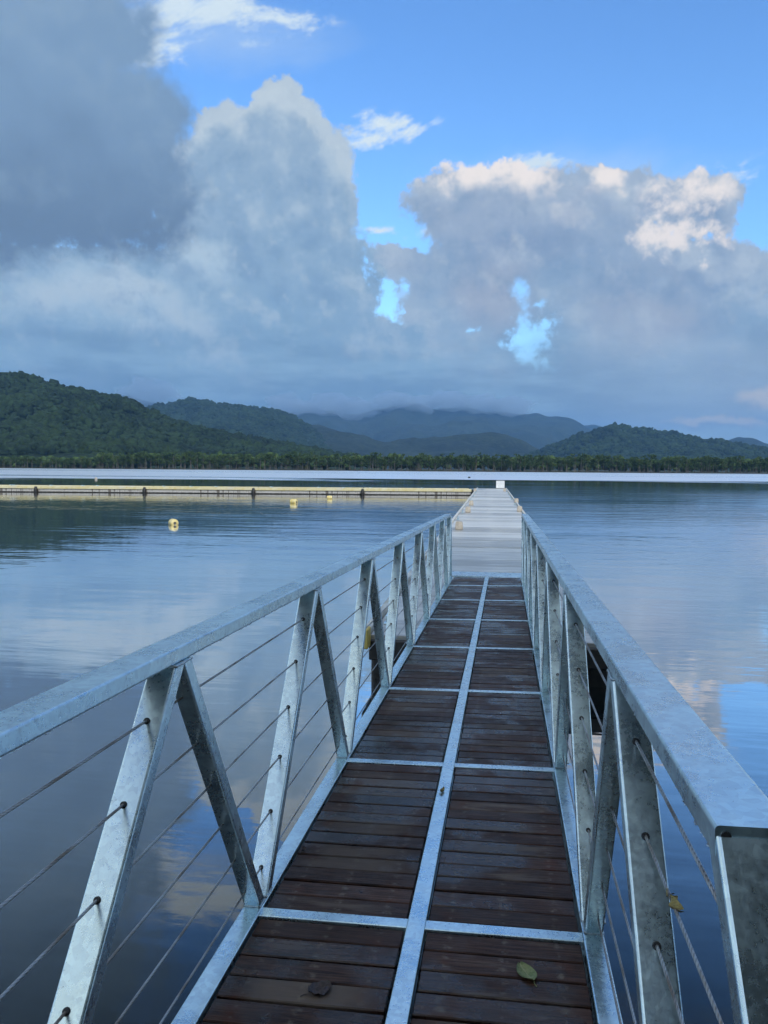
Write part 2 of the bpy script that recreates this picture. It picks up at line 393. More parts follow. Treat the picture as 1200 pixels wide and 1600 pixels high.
M_PALEYEL = make_simple('faded_yellow_paint', (0.58, 0.48, 0.20), (0.66, 0.61, 0.40), 0.8, 0.55, 0, 0.002, c3=(0.60, 0.56, 0.42))
M_CURB = make_simple('pale_weathered_kerb', (0.36, 0.36, 0.33), (0.62, 0.62, 0.58), 1.5, 0.5, 0, 0.002, c3=(0.50, 0.42, 0.20))
M_CONC = make_simple('wet_concrete_panel', (0.30, 0.30, 0.285), (0.60, 0.60, 0.57), 1.1, 0.36, 0, 0.003, stretch=(0.5, 3.2, 1), c3=(0.30, 0.27, 0.22), rnd_amt=0.40)
M_BLOCK = make_simple('mooring_block_concrete', (0.36, 0.32, 0.26), (0.52, 0.47, 0.40), 6, 0.7, 0, 0.003)
M_WHITE = make_simple('white_painted_panel', (0.62, 0.64, 0.66), (0.74, 0.75, 0.76), 3, 0.45, 0, 0.001)
def make_float():
    m, gg, b = material('stained_concrete_float'); p = coords(gg)
    n = gg.noise(gg.vm('MULTIPLY', p, (1.0, 1.0, 0.12)), 1.6, 6, 0.65); n2 = gg.noise(p, 9.0, 5, 0.6)
    x, y, z = gg.sep(p)
    c = gg.mix(gg.rng(n2, 0.3, 0.7), (0.36, 0.35, 0.33), (0.52, 0.51, 0.49))
    st = gg.rng(n + (n2 - 0.5) * 0.12, 0.545, 0.60)
    c = gg.mix(st * 0.85, c, (0.085, 0.070, 0.055))
    c = gg.mix(gg.rng(z + (n2 - 0.5) * 0.05, 0.09, 0.045), c, (0.012, 0.012, 0.010))   # weed line at the water
    gg.put(b.inputs['Base Color'], c); b.inputs['Roughness'].default_value = 0.75
    return m
M_FLOAT = make_float()

# ------------------------------------------------------------------ water
def make_water():
    m, gg, b = material('calm_water'); p = world_pos(gg); x, y, z = gg.sep(p)
    q = gg.vm('MULTIPLY', p, (0.55, 1.0, 1.0))
    dist = gg.vm('LENGTH', p, out=1)
    patch = gg.noise(gg.vm('MULTIPLY', p, (0.35, 1.0, 1.0)), 0.035, 5, 0.6)         # breeze patches
    edge = y - x * 0.42 + (patch - 0.5) * 150.0 + (gg.noise(gg.vm('MULTIPLY', p, (0.12, 1, 1)), 0.11, 5, 0.6) - 0.5) * 70.0
    ruff = gg.rng(edge, 150.0, 172.0) * gg.rng(gg.noise(gg.vm('MULTIPLY', p, (0.03, 1, 1)), 0.05, 4, 0.6), 0.30, 0.46, 0.35, 1.0)
    s1 = gg.noise(q, 0.30, 3, 0.5, dist=0.4); s2 = gg.noise(gg.vm('MULTIPLY', p, (0.42, 1.0, 1.0)), 1.6, 3, 0.5, dist=0.3); s3 = gg.noise(q, 6.0, 3, 0.55)
    amp = gg.rng(patch, 0.38, 0.66, 0.25, 1.5)
    s4 = gg.noise(gg.vm('MULTIPLY', p, (0.10, 1.0, 1.0)), 0.85, 4, 0.6, dist=0.3)
    h = s4 * 0.018 * amp + s1 * 0.014 + s2 * 0.0125 * amp + s3 * 0.0016 * amp
    nb = gg.bump(h, gg.rng(dist, 30.0, 140.0, 1.0, 0.55), 1.0)
    lw = gg.n('ShaderNodeLayerWeight'); lw.inputs[0].default_value = 0.5; gg.put(lw.inputs['Normal'], nb)
    refl = gg.rng(S(gg, lw.outputs['Facing']), 0.35, 0.95, 0.03, 0.97)
    df = gg.n('ShaderNodeBsdfDiffuse'); df.inputs[0].default_value = (0.010, 0.015, 0.016, 1)
    gl = gg.n('ShaderNodeBsdfGlossy'); gl.inputs['Color'].default_value = (1, 1, 1, 1)
    gg.put(gl.inputs['Roughness'], gg.rng(ruff, 0.0, 1.0, 0.02, 0.36, False)); gg.put(gl.inputs['Normal'], nb)
    mx = gg.n('ShaderNodeMixShader'); gg.put(mx.inputs[0], refl)
    gg.t.links.new(df.outputs[0], mx.inputs[1]); gg.t.links.new(gl.outputs[0], mx.inputs[2])
    gg.t.links.new(mx.outputs[0], [n for n in gg.t.nodes if n.type == 'OUTPUT_MATERIAL'][0].inputs[0]); gg.t.nodes.remove(b)
    return m
M_WATER = make_water()
W = 9000
me = mesh_from('water', [(-W, -400, 0), (W, -400, 0), (W, 2600, 0), (-W, 2600, 0)], [(0, 1, 2, 3)], M_WATER)
water = link('water', me); tag(water, 'calm grey-blue lagoon water mirroring clouds and hills', kind='structure')

# ------------------------------------------------------------------ far shore, hills and forest
SA, SB = Vector((-395.4, 559.8, 0)), Vector((205.9, 654.3, 0))       # two measured points of the far shoreline
sdir = (SB - SA).normalized(); snor = Vector((-sdir.y, sdir.x, 0))
def shore(t, back=0.0, z=0.0): return SA + sdir * t + snor * back + Vector((0, 0, z))
def make_forest(name, dark, light, scale):
    m, gg, b = material(name); p = world_pos(gg)
    n = gg.noise(p, scale, 5, 0.6); n2 = gg.noise(p, scale * 14, 4, 0.6)
    c = gg.mix(gg.rng(n + (n2 - 0.5) * 1.1, 0.30, 0.70), dark, light)
    c = gg.mix(gg.rng(gg.noise(p, scale * 5, 3, 0.5), 0.60, 0.72) * 0.6, c, tuple(x * 1.7 for x in light))
    gg.put(b.inputs['Base Color'], c); b.inputs['Roughness'].default_value = 0.85
    b.inputs['Specular IOR Level'].default_value = 0.15
    gg.put(b.inputs['Normal'], gg.bump(n2 * (0.5 / scale / 14), 1.0, 1.0))
    return m
M_GROUND = make_forest('shore_ground', (0.03, 0.035, 0.02), (0.05, 0.06, 0.03), 0.05)
M_FOREST = make_forest('hill_forest', (0.006, 0.015, 0.008), (0.024, 0.046, 0.018), 0.010)
M_FORESTFAR = make_forest('far_forest', (0.006, 0.012, 0.007), (0.024, 0.036, 0.018), 0.004)
V = [shore(-5000, 0, -0.6), shore(6000, 0, -0.6), shore(-5000, 6, 0.5), shore(6000, 6, 0.5), shore(-13000, 13000, 1.0), shore(13000, 13000, 1.0)]
me = mesh_from('ground', V, [(0, 1, 3, 2), (2, 3, 5, 4)], M_GROUND)
tag(link('ground', me), 'low wooded ground behind the far shore', kind='structure')

def ridge_noise(a, seed, octs=((3, 1.0), (7, 0.5), (15, 0.3), (33, 0.16), (70, 0.08))):
    r = np.random.default_rng(seed); o = np.zeros_like(a)
    for fq, am in octs: o += am * np.sin(a * fq + r.uniform(0, 6.28)) * np.sin(a * fq * 0.37 + r.uniform(0, 6.28))
    return o
def value_noise2(x, y, seed):
    r = np.random.default_rng(seed); T = r.random((256, 256))
    xi = np.floor(x).astype(int); yi = np.floor(y).astype(int); fx = x - xi; fy = y - yi
    fx = fx * fx * (3 - 2 * fx); fy = fy * fy * (3 - 2 * fy)
    a = T[xi % 256, yi % 256]; b = T[(xi + 1) % 256, yi % 256]; c = T[xi % 256, (yi + 1) % 256]; d = T[(xi + 1) % 256, (yi + 1) % 256]
    return (a * (1 - fx) + b * fx) * (1 - fy) + (c * (1 - fx) + d * fx) * fy
def hill(name, label, prof, dist, wf, wb, mat, seed, na=260, nr=46, rough=1.0):
    """a hill whose skyline was measured in the photograph: crest `dist` metres away, front foot wf and back foot wb metres from the crest"""
    P = []
    for (px, py) in prof:
        a, e = azel(px, py); P.append((rad(a), dist * math.tan(rad(e)) + EYE))
    P = np.array(P); a = np.linspace(P[0, 0], P[-1, 0], na); hz = np.interp(a, P[:, 0], P[:, 1])
    k = np.ones(5) / 5; hz = np.convolve(np.pad(hz, 2, mode='edge'), k, 'valid')
    t = np.linspace(-1, 1, nr); A, T = np.meshgrid(a, t, indexing='ij')
    Hh = np.repeat(hz[:, None], nr, 1)
    rr = np.where(T < 0, dist + T * wf, dist + T * wb)
    shape = np.where(T < 0, (1 + T) ** 0.95 * (1 - 0.18 * np.sin(np.pi * (1 + T))), (1 - T) ** 1.2)
    x = rr * np.sin(A); y = rr * np.cos(A)
    L = dist * 0.13
    sp = (value_noise2(x / L + 50, y / L * 0.35 + 50, seed) - 0.5) + 0.5 * (value_noise2(x / L * 2.3 + 9, y / L * 0.9 + 70, seed + 1) - 0.5) + 0.25 * (value_noise2(x / L * 5 + 9, y / L * 3 + 70, seed + 2) - 0.5)
    rg = lambda u, v, sd: 1 - 2 * np.abs(value_noise2(u, v, sd) - 0.5)
    sp = sp + 0.55 * (rg(x / L * 1.7 + 31, y / L * 0.5 + 12, seed + 5) - 0.6) + 0.3 * (rg(x / L * 4.1 + 3, y / L * 1.6 + 2, seed + 6) - 0.6)
    env = np.clip(1 - np.abs(T + 0.45) / 0.55, 0, 1)
    z = Hh * shape + sp * env * np.maximum(Hh, 30) * 0.55 * rough + (value_noise2(x / (L * .1) + 9, y / (L * .1) + 70, seed + 3) - 0.5) * dist * 0.004 * rough
    z = np.where(np.abs(T) > 0.999, -5, z)
    Vv = np.stack([x, y, z], -1).reshape(-1, 3)
    i = np.arange(na - 1)[:, None] * nr + np.arange(nr - 1)[None, :]; i = i.ravel()
    Fa = np.stack([i, i + nr, i + nr + 1, i + 1], 1)
    me = mesh_np(name, Vv, Fa, mat); o = link(name, me); tag(o, label, kind='structure')
    return o, (x, y, z, T)
H1, d1 = hill('hill', 'steep dark green forested hill at the left shore', [(-420, 650), (-260, 640), (-120, 612), (0, 589), (40, 586), (75, 594), (120, 605), (160, 619), (200, 632), (250, 651), (300, 666), (350, 678), (400, 688), (450, 696), (500, 706), (540, 716), (600, 726)], 1450, 620, 700, M_FOREST, 3)
H2, d2 = hill('hill', 'blue-green wooded ridge behind the left hill', [(60, 690), (150, 660), (200, 646), (255, 630), (300, 620), (320, 624), (345, 631), (370, 633), (395, 641), (420, 646), (445, 650), (470, 660), (490, 672), (505, 690), (530, 706), (560, 722)], 3700, 1100, 1000, M_FOREST, 5)
H3, d3 = hill('mountain', 'long blue mountain range under the cloud bank', [(-300, 640), (-100, 625), (100, 618), (200, 620), (260, 634), (400, 650), (440, 645), (480, 640), (520, 640), (545, 649), (570, 646), (600, 638), (620, 634), (650, 636), (680, 641), (720, 635), (750, 640), (790, 644), (830, 645), (870, 650), (895, 658), (920, 671), (940, 682), (970, 700), (1010, 720)], 8600, 3000, 2000, M_FORESTFAR, 8, na=520, nr=90)
H8, d8 = hill('hill', 'hazy spur running down right from the left ridge', [(360, 705), (400, 672), (430, 660), (455, 657), (480, 664), (520, 671), (560, 683), (600, 693), (640, 704), (680, 720)], 4300, 1100, 1000, M_FORESTFAR, 25, na=200, nr=60)
H9, d9 = hill('mountain', 'lower blue ridge in front of the long mountain range', [(540, 705), (575, 684), (605, 668), (640, 660), (675, 664), (705, 657), (740, 662), (790, 666), (830, 675), (860, 690), (900, 712)], 7000, 1600, 1200, M_FORESTFAR, 28, na=260, nr=70)
H4, d4 = hill('hill', 'low hazy hill in front of the blue mountains', [(470, 668), (520, 672), (570, 680), (600, 690), (620, 686), (640, 684), (700, 681), (740, 675), (765, 673), (790, 677), (815, 686), (840, 700), (870, 718)], 3900, 1000, 900, M_FORESTFAR, 12)
H5, d5 = hill('hill', 'rounded green hill behind the mangroves at the right', [(800, 724), (850, 705), (880, 693), (910, 679), (940, 669), (965, 663), (990, 666), (1010, 670), (1040, 676), (1060, 677), (1080, 681), (1110, 688), (1130, 691), (1160, 698), (1200, 702), (1300, 712), (1400, 730)], 3200, 1000, 900, M_FOREST, 15)
H6, d6 = hill('mountain', 'small far peak behind the right hill', [(860, 690), (895, 662), (915, 661), (932, 657), (950, 662), (975, 675), (1010, 700)], 10500, 1500, 1500, M_FORESTFAR, 18, na=90, nr=24)
H7, d7 = hill('mountain', 'far rounded hill at the right edge', [(1090, 715), (1130, 692), (1150, 682), (1168, 681), (1190, 688), (1210, 694), (1260, 690), (1330, 700), (1420, 725)], 6600, 1200, 1200, M_FORESTFAR, 21, na=120, nr=30)

def ico(sub):
    bm = bmesh.new(); bmesh.ops.create_icosphere(bm, subdivisions=sub, radius=1.0)
    V = np.array([v.co[:] for v in bm.verts]); Fa = np.array([[v.index for v in f.verts] for f in bm.faces]); bm.free(); return V, Fa
IV, IF = ico(2)
def crowns(name, label, pts, size, mat, seed, flat=0.75):
    """many tree crowns joined into one canopy"""
    r = np.random.default_rng(seed); n = len(pts); nv = len(IV)
    vv = np.repeat(IV[None], n, 0)
    lump = 1 + 0.30 * r.standard_normal((n, nv, 1)).clip(-1.4, 1.4)
    s = size * r.uniform(0.55, 1.35, (n, 1, 1)) * np.concatenate([np.ones((n, 1, 2)), flat * r.uniform(0.7, 1.5, (n, 1, 1))], 2)
    vv = vv * lump * s + np.asarray(pts)[:, None, :]
    ff = (IF[None] + (np.arange(n) * nv)[:, None, None]).reshape(-1, 3)
    me = mesh_np(name, vv.reshape(-1, 3), ff, mat); o = link(name, me); tag(o, label, kind='stuff'); return o
def scatter(dat, n, seed, tmin=-0.9, tmax=0.12, zmin=8):
    x, y, z, T = dat; r = np.random.default_rng(seed); na, nr = x.shape
    u = r.random(n * 3) * (na - 1.001); v = r.random(n * 3) * (nr - 1.001)
    ui, vi = u.astype(int), v.astype(int); fu, fv = u - ui, v - vi
    bl = lambda a: (a[ui, vi] * (1 - fu) + a[ui + 1, vi] * fu) * (1 - fv) + (a[ui, vi + 1] * (1 - fu) + a[ui + 1, vi + 1] * fu) * fv
    X, Y, Z, TT = bl(x), bl(y), bl(z), bl(T)
    ok = (TT > tmin) & (TT < tmax) & (Z > zmin); P = np.stack([X, Y, Z], 1)[ok]
    return P[:n]
crowns('forest_canopy', 'dense dark canopy covering the left hill', scatter(d1, 7000, 1), 6.5, M_FOREST, 2)
crowns('forest_canopy', 'canopy on the ridge behind the left hill', scatter(d2, 4200, 2), 13.0, M_FOREST, 3)
crowns('forest_canopy', 'canopy covering the rounded right hill', scatter(d5, 3800, 3), 11.0, M_FOREST, 4)

# mangrove belt on the far shore
M_LEAFM = make_forest('mangrove_leaves', (0.026, 0.054, 0.018), (0.072, 0.112, 0.034), 0.12)
M_TRUNKM = make_simple('mangrove_bark', (0.06, 0.056, 0.045), (0.15, 0.14, 0.115), 1.5, 0.85, 0, 0)
variants = []
for k in range(9):
    r = np.random.default_rng(100 + k); hgt = 12.4 + r.uniform(-1.5, 1.6)
    Vt, Ft = [], []
    for j in range(r.integers(2, 5)):
        bx, by = r.uniform(-1.3, 1.3, 2); pts = []
        for s in range(5):
            t = s / 4; pts.append((bx * (1 - t * 0.3) + r.uniform(-.25, .25), by * (1 - t * 0.3) + r.uniform(-.25, .25), -0.3 + t * hgt * 0.86))
        mm = rod('t', pts, [0.20, 0.15, 0.13, 0.10, 0.05], M_TRUNKM, 5, False)
        o0 = len(Vt); Vt += [v.co[:] for v in mm.vertices]; Ft += [tuple(o0 + i for i in p.vertices) for p in mm.polygons]; bpy.data.meshes.remove(mm)
        for q in range(3):                              # arching prop roots
            an = r.uniform(0, 6.28); rr0 = r.uniform(0.7, 1.6)
            pts = [(bx + math.cos(an) * rr0 * t, by + math.sin(an) * rr0 * t, 1.5 * (1 - t * t) - 0.4 * t) for t in (0, .5, 1)]
            mm = rod('t', pts, [0.07, 0.06, 0.05], M_TRUNKM, 4, False)
            o0 = len(Vt); Vt += [v.co[:] for v in mm.vertices]; Ft += [tuple(o0 + i for i in p.vertices) for p in mm.polygons]; bpy.data.meshes.remove(mm)
    tm = mesh_from('trunk', Vt, Ft, M_TRUNKM, True)
    # leaf sprays gathered in clumps through the crown
    ncl = 16; cl_ = np.stack([r.uniform(-3.0, 3.0, ncl), r.uniform(-3.0, 3.0, ncl), hgt * r.uniform(0.26, 0.97, ncl) ** 0.75], 1)
    cl_[:, :2] *= np.clip(1.35 - np.abs(cl_[:, 2:3] / hgt - 0.70) * 1.5, 0.3, 1.2)
    n = 520; ci = r.integers(0, ncl, n); c0 = cl_[ci] + r.normal(0, 0.62, (n, 3)) * np.array([1, 1, 0.7])
    a = r.normal(0, 1, (n, 3)); a /= np.linalg.norm(a, axis=1, keepdims=True)
    b = np.cross(a, r.normal(0, 1, (n, 3))); b /= np.linalg.norm(b, axis=1, keepdims=True)
    sz = r.uniform(0.28, 0.62, (n, 1))
    q = np.stack([c0 - a * sz, c0 - b * sz * .6, c0 + a * sz, c0 + b * sz * .6], 1).reshape(-1, 3)
    cm = mesh_np('crown', q, np.arange(n * 4).reshape(-1, 4), M_LEAFM, False)
    variants.append((tm, cm))
NT = 285
for i in range(NT):
    t = -70 + (i + rnd.uniform(-0.4, 0.4)) * 780 / NT
    tm, cm = variants[rnd.randrange(9)]
    p = shore(t, rnd.uniform(1.5, 9), 0.1)
    e = empty('mangrove_tree', p, rnd.uniform(0, 6.28)); s = rnd.uniform(0.80, 1.10)
    if t < 75: s *= 0.72
    e.scale = (s * rnd.uniform(0.9, 1.2), s * rnd.uniform(0.9, 1.2), s)
    tag(e, 'slender mangrove tree in the belt along the far shore', 'tree', 'mangrove trees along the far shore')
    link('trunk', tm, e); link('crown', cm, e)
# the mass of the wood behind the first row
n = 4200; tt = rng.uniform(-900, 1500, n); bb = rng.uniform(9, 120, n); hh = rng.uniform(0.3, 1.0, n) * np.where(tt < 75, 7.5, 11.0)
pts = np.array([shore(a, b, h)[:] for a, b, h in zip(tt, bb, hh)])
crowns('mangrove_wood', 'green mass of mangrove wood behind the first row of trees', pts, 2.6, M_LEAFM, 9, 0.8)

M_BANK = make_forest('added_bank_leaves', (0.012, 0.022, 0.009), (0.040, 0.060, 0.020), 0.5)
# unseen wooded bank added behind camera right: mirrored dark in the steel, shades gangway
n = 1000; r = np.random.default_rng(5)
pts = np.stack([r.uniform(2.2, 28, n), r.uniform(-30, -1.8, n), r.uniform(0.5, 15.0, n)], 1)
crowns('added_bank_wood', 'dense green wood added on the unseen bank behind the gangway', pts, 2.6, M_BANK, 6, 0.9)

# ------------------------------------------------------------------ gangway
SL, TI, XC, HD = rad(1.35), rad(1.052), -0.2859, 1.55
eu = Vector((1, 0, math.sin(TI))).normalized(); ev = Vector((0, math.cos(SL), -math.sin(SL))); ew = eu.cross(ev)
gang = empty('gangway'); gang.matrix_world = Matrix(((eu.x, ev.x, ew.x, XC), (eu.y, ev.y, ew.y, 0), (eu.z, ev.z, ew.z, EYE - HD), (0, 0, 0, 1)))
tag(gang, 'galvanised steel gangway with dark wooden boards and cable railings leading to dock', 'gangway')
GM = gang.matrix_world.copy(); GI = GM.inverted()
def gpix(x, y, axis, val):      # where a pixel's line of sight meets a plane of the gangway's own frame
    o = GI @ Vector((0, 0, EYE)); d = GI.to_3x3() @ ray(x, y); return o + d * ((val - o[axis]) / d[axis])
V0, V1, PL, BAR0 = -0.55, 13.40, 1.60, 2.649
RAIL_V0, RAIL_V1, RT, RH = 1.00, 13.10, 1.103, 0.044
bars = [BAR0 + PL * k for k in range(-2, 7)]
for s in (-1, 1):
    o = link('side_beam', tube_mesh('side_beam', (s * 0.611, V0 - 0.06, -0.09), (s * 0.611, V1, -0.09), 0.072, 0.18, M_GALV, 0.005), gang)
    top = 0.59 if s < 0 else 0.583
    nrm = Vector((0, 1.02, 1)).normalized()
    link('handrail', tube_mesh('handrail', (s * (top + 0.050), RAIL_V0 + 0.012, RT - RH / 2), (s * (top + 0.050), RAIL_V1, RT - RH / 2), 0.100, RH, M_GALV, 0.006), gang)
def grommet_mesh():
    bm = bmesh.new(); bmesh.ops.create_cone(bm, cap_ends=True, segments=12, radius1=0.010, radius2=0.0075, depth=0.007)
    me = bpy.data.meshes.new('grommet'); bm.to_mesh(me); bm.free(); me.materials.append(M_BLACK); return me
ME_GROM = grommet_mesh()
CW = [0.935, 0.765, 0.595, 0.423, 0.248, 0.082]       # heights of the six cables
UC = 0.622
def brace(s, b, t, w, uc, name='brace', grom=True):
    p0 = Vector((s * uc, b[0], b[1])); p1 = Vector((s * uc, t[0], t[1])); up = Vector((0, 0, 1))
    o = link(name, tube_mesh(name, p0, p1, w, 0.050, M_GALV, 0.006, cut0=up, cut1=up), gang)
    if grom is not None and name == 'brace' and p0.y < 9:
        for c0, sg in ((p0, 1), (p1, -1)):
            dd = (p1 - p0).normalized(); hw = w / 2 + 0.0005; hl = 0.025 / dd.z + 0.0005; pp = []
            for (a_, b_) in ((-1, -1), (1, -1), (1, 1), (-1, 1), (-1, -1)):
                tgt = c0 + Vector((a_ * hw, b_ * hl, sg * 0.002))
                if pp:
                    for q_ in range(1, 6): pp.append(pp_last.lerp(tgt, q_ / 6) + Vector((0, 0, rnd.uniform(-.0008, .0012))))
                pp.append(tgt); pp_last = tgt
            link('weld', rod('weld', pp, [rnd.uniform(0.0026, 0.0042) for _ in pp], M_WELD, 6, False), o)
    if grom:
        d = (p1 - p0).normalized(); nf = Vector((0, -d.z, d.y))
        for cw in CW:
            q = p0 + d * ((cw - p0.z) / d.z)
            if q.z > t[1] - 0.03 or q.z < b[1] + 0.04: continue
            c = q + nf * 0.0268; c = c - d * ((c.z - cw) / d.z); c.x = s * UC
            gq = link('grommet', ME_GROM, o); gq.location = c; gq.rotation_euler = nf.to_track_quat('Z', 'Y').to_euler()
    return o
for s in (-1, 1):
    for k in range(-1, 7):
        if k < 6:
            brace(s, (2.775 + PL * k, 0.0), (3.597 + PL * k, RT - RH), 0.080, 0.620)
            brace(s, (4.300 + PL * k, 0.0), (3.648 + PL * k, RT - RH), 0.062, 0.614, grom=False)
        else:
            brace(s, (2.775 + PL * k, 0.0), (13.02, RT - RH), 0.080, 0.620)
    brace(s, (13.07, 0.0), (13.07, RT - RH), 0.078, 0.620, 'end_post', grom=False)
    # raked end post: it rises from the near end of the side beam and carries the tip of the handrail
    top = 0.590 if s < 0 else 0.583
    brace(s, (0.25, 0.0), (1.04, RT - 0.014), 0.098, top + 0.050, 'end_post', grom=False)
    for cw in CW:
        va = 0.25 + 0.79 * cw / RT
        L = 13.07 - va; pts = [(0, va + L * i / 24 - 6.0, 0.0) for i in range(25)]
        o = link('cable', rod('cable', pts, 0.0036, M_CABLE, 8), gang); o.location = (s * UC, 6.0, cw)
# weep hole in the near corner of the right handrail
hm = bpy.data.meshes.new('weep_hole'); bm = bmesh.new(); bmesh.ops.create_cone(bm, cap_ends=True, segments=14, radius1=0.0065, radius2=0.0065, depth=0.004); bm.to_mesh(hm); bm.free(); hm.materials.append(M_BLACK)
o = link('weep_hole', hm, gang); o.location = (0.5965, 1.0115, RT - 0.0135); o.rotation_euler = (rad(90), 0, 0)
# middle rail and cross bars of the deck frame
link('middle_rail', tube_mesh('middle_rail', (0, V0, -0.022), (0, V1 - 0.01, -0.022), 0.064, 0.050, M_GALV, 0.003), gang)
for v in bars:
    for s in (-1, 1):
        link('cross_bar', tube_mesh('cross_bar', (s * 0.033, v, -0.026), (s * 0.574, v, -0.026), 0.056, 0.050, M_GALV, 0.003, side=Vector((0, 1, 0))), gang)
link('cross_bar', tube_mesh('cross_bar', (-0.574, V1 + 0.03, -0.03), (0.574, V1 + 0.03, -0.03), 0.05, 0.05, M_GALV, 0.003, side=Vector((0, 1, 0))), gang)
PW = [box_mesh('plank', 0.524, 0.1035, 0.030, M_WOOD, 0.0035) for _ in range(1)]
for j in range(len(bars)):
    a = bars[j] + 0.030; b = (bars[j + 1] if j + 1 < len(bars) else V1 + 0.03) - 0.030
    n = max(1, round((b - a) / 0.1095)); pit = (b - a) / n
    for s in (-1, 1):
        for i in range(n):
            o = link('plank', PW[0], gang)
            o.location = (s * 0.3025 + rnd.uniform(-.002, .002), a + pit * (i + 0.5), -0.022 + rnd.uniform(-0.0022, 0.0018))
            o.rotation_euler = (rnd.uniform(-.006, .006), rnd.uniform(-.002, .002), rnd.uniform(-.0035, .0035) + (math.pi if rnd.random() < .5 else 0))
            o.scale = (1, (pit - 0.0090) / 0.1035, 1)
# rain drops hanging under the handrails
M_DROP, gg, b = material('water_drop'); b.inputs['Transmission Weight'].default_value = 1.0; b.inputs['IOR'].default_value = 1.33; b.inputs['Roughness'].default_value = 0.02
dv, df = ico(1)
for s in (-1, 1):
    top = 0.590 if s < 0 else 0.583
    nd = 230; vv = []; ff = []
    for i in range(nd):
        v = 1.05 + 6.5 * rnd.random() ** 1.6; r0 = rnd.uniform(0.0012, 0.0027)
        c = np.array([s * (top + rnd.uniform(0.002, 0.010)), v, RT - RH - r0 * 0.6])
        vv.append(dv * r0 * np.array([1, 1.2, 1.3]) + c); ff.append(df + i * len(dv))
    o = link('rain_drops', mesh_np('rain_drops', np.concatenate(vv), np.concatenate(ff), M_DROP), gang); tag(o, kind='stuff')

# ------------------------------------------------------------------ floating dock
DOCK_Z = EYE - 1.885; DA = 0.0165                      # deck level, heading (radians to the left)
dock = empty('floating_dock', (-0.015, 0, 0), DA)
tag(dock, 'long pale floating dock stretching into the lagoon beyond the gangway', 'dock')
DY0, DY1, DW = 8.55, 75.5, 2.8
PP = 0.92; npan = int((DY1 - DY0) / PP)
pan = box_mesh('deck_panel', DW - 0.16, PP - 0.012, 0.08, M_CONC, 0.006)
for i in range(npan):
    o = link('deck_panel', pan, dock); o.location = (0, DY0 + PP * (i + 0.5), DOCK_Z - 0.04 + rnd.uniform(-.004, .004)); o.rotation_euler = (rnd.uniform(-.006, .006), rnd.uniform(-.002, .002), 0)
    if rnd.random() < .5: o.rotation_euler.z = math.pi
for s in (-1, 1):
    nb = 12; L = (DY1 - DY0) / nb
    for i in range(nb):
        o = link('fender_beam', box_mesh('fender_beam', 0.085, L - 0.05, 0.20, M_CURB, 0.008), dock)
        o.location = (s * (DW / 2 - 0.03), DY0 + L * (i + 0.5) - 0.04, DOCK_Z - 0.035)
o = link('fender_block', box_mesh('fender_block', 0.085, 0.20, 0.22, M_YELLOW, 0.01), dock); o.location = (-(DW / 2 - 0.055), DY0 - 0.18, DOCK_Z + 0.01)
nfl = 9; L = (DY1 - DY0) / nfl
for i in range(nfl):
    o = link('float', box_mesh('float', DW - 0.14, L - 0.25, 0.75, M_DARKSTEEL, 0.03), dock); o.location = (0, DY0 + L * (i + 0.5), DOCK_Z - 0.455)
def mooring_block():
    bm = bmesh.new(); bmesh.ops.create_cube(bm, size=1)
    for v in bm.verts: v.co = Vector((v.co.x * (0.24 if v.co.z < 0 else 0.20), v.co.y * (0.30 if v.co.z < 0 else 0.26), v.co.z * 0.25))
    bmesh.ops.bevel(bm, geom=bm.edges[:], offset=0.018, segments=2, affect='EDGES')
    me = bpy.data.meshes.new('mooring_block'); bm.to_mesh(me); bm.free(); me.materials.append(M_BLOCK); return me
MEB = mooring_block()
def cleat():
    bm = bmesh.new()
    for (cx, cz, sx, sy, sz) in ((0, 0.10, 0.05, 0.30, 0.045), (0, 0.045, 0.06, 0.05, 0.09), (0, 0.008, 0.12, 0.16, 0.016)):
        q = bmesh.ops.create_cube(bm, size=1)
        for v in q['verts']: v.co = Vector((cx + v.co.x * sx, v.co.y * sy, cz + v.co.z * sz))
    bmesh.ops.bevel(bm, geom=bm.edges[:], offset=0.006, segments=1, affect='EDGES')
    me = bpy.data.meshes.new('cleat'); bm.to_mesh(me); bm.free(); me.materials.append(M_GALV); return me
MEC = cleat()
DI = (Matrix.Translation(dock.location) @ Matrix.Rotation(DA, 4, 'Z')).inverted()
for (px, py) in ((717, 828), (731, 801), (736, 790), (807, 786), (812, 800), (788.5, 768), (742, 768)):
    p = DI @ on_level(px, py, DOCK_Z); o = link('mooring_block', MEB, dock); o.location = (p.x, p.y + 0.14, DOCK_Z + 0.127)
for y in range(10, 74, 6):
    for s in (-1, 1):
        if rnd.random() < 0.75:
            o = link('cleat', MEC, dock); o.location = (s * (DW / 2 - 0.20), y + rnd.uniform(-1.5, 1.5), DOCK_Z + 0.003)
def torus_mesh(name, R0, r0, mat, a=20, b=8, sq=1.0):
    V, Fc = [], []
    for i in range(a):
        for j in range(b):
            t = 2 * math.pi * i / a; u = 2 * math.pi * j / b
            V.append(((R0 + r0 * math.cos(u)) * math.cos(t), r0 * sq * math.sin(u), (R0 + r0 * math.cos(u)) * math.sin(t)))
    for i in range(a):
        for j in range(b): Fc.append((i * b + j, ((i + 1) % a) * b + j, ((i + 1) % a) * b + (j + 1) % b, i * b + (j + 1) % b))
    return mesh_from(name, V, Fc, mat, True)
METY = torus_mesh('tyre_fender', 0.20, 0.085, M_BLACK)
o = link('end_beam', box_mesh('end_beam', DW - 0.16, 0.10, 0.22, M_DARKSTEEL, 0.01), dock); o.location = (0, DY0 - 0.055, DOCK_Z - 0.15)
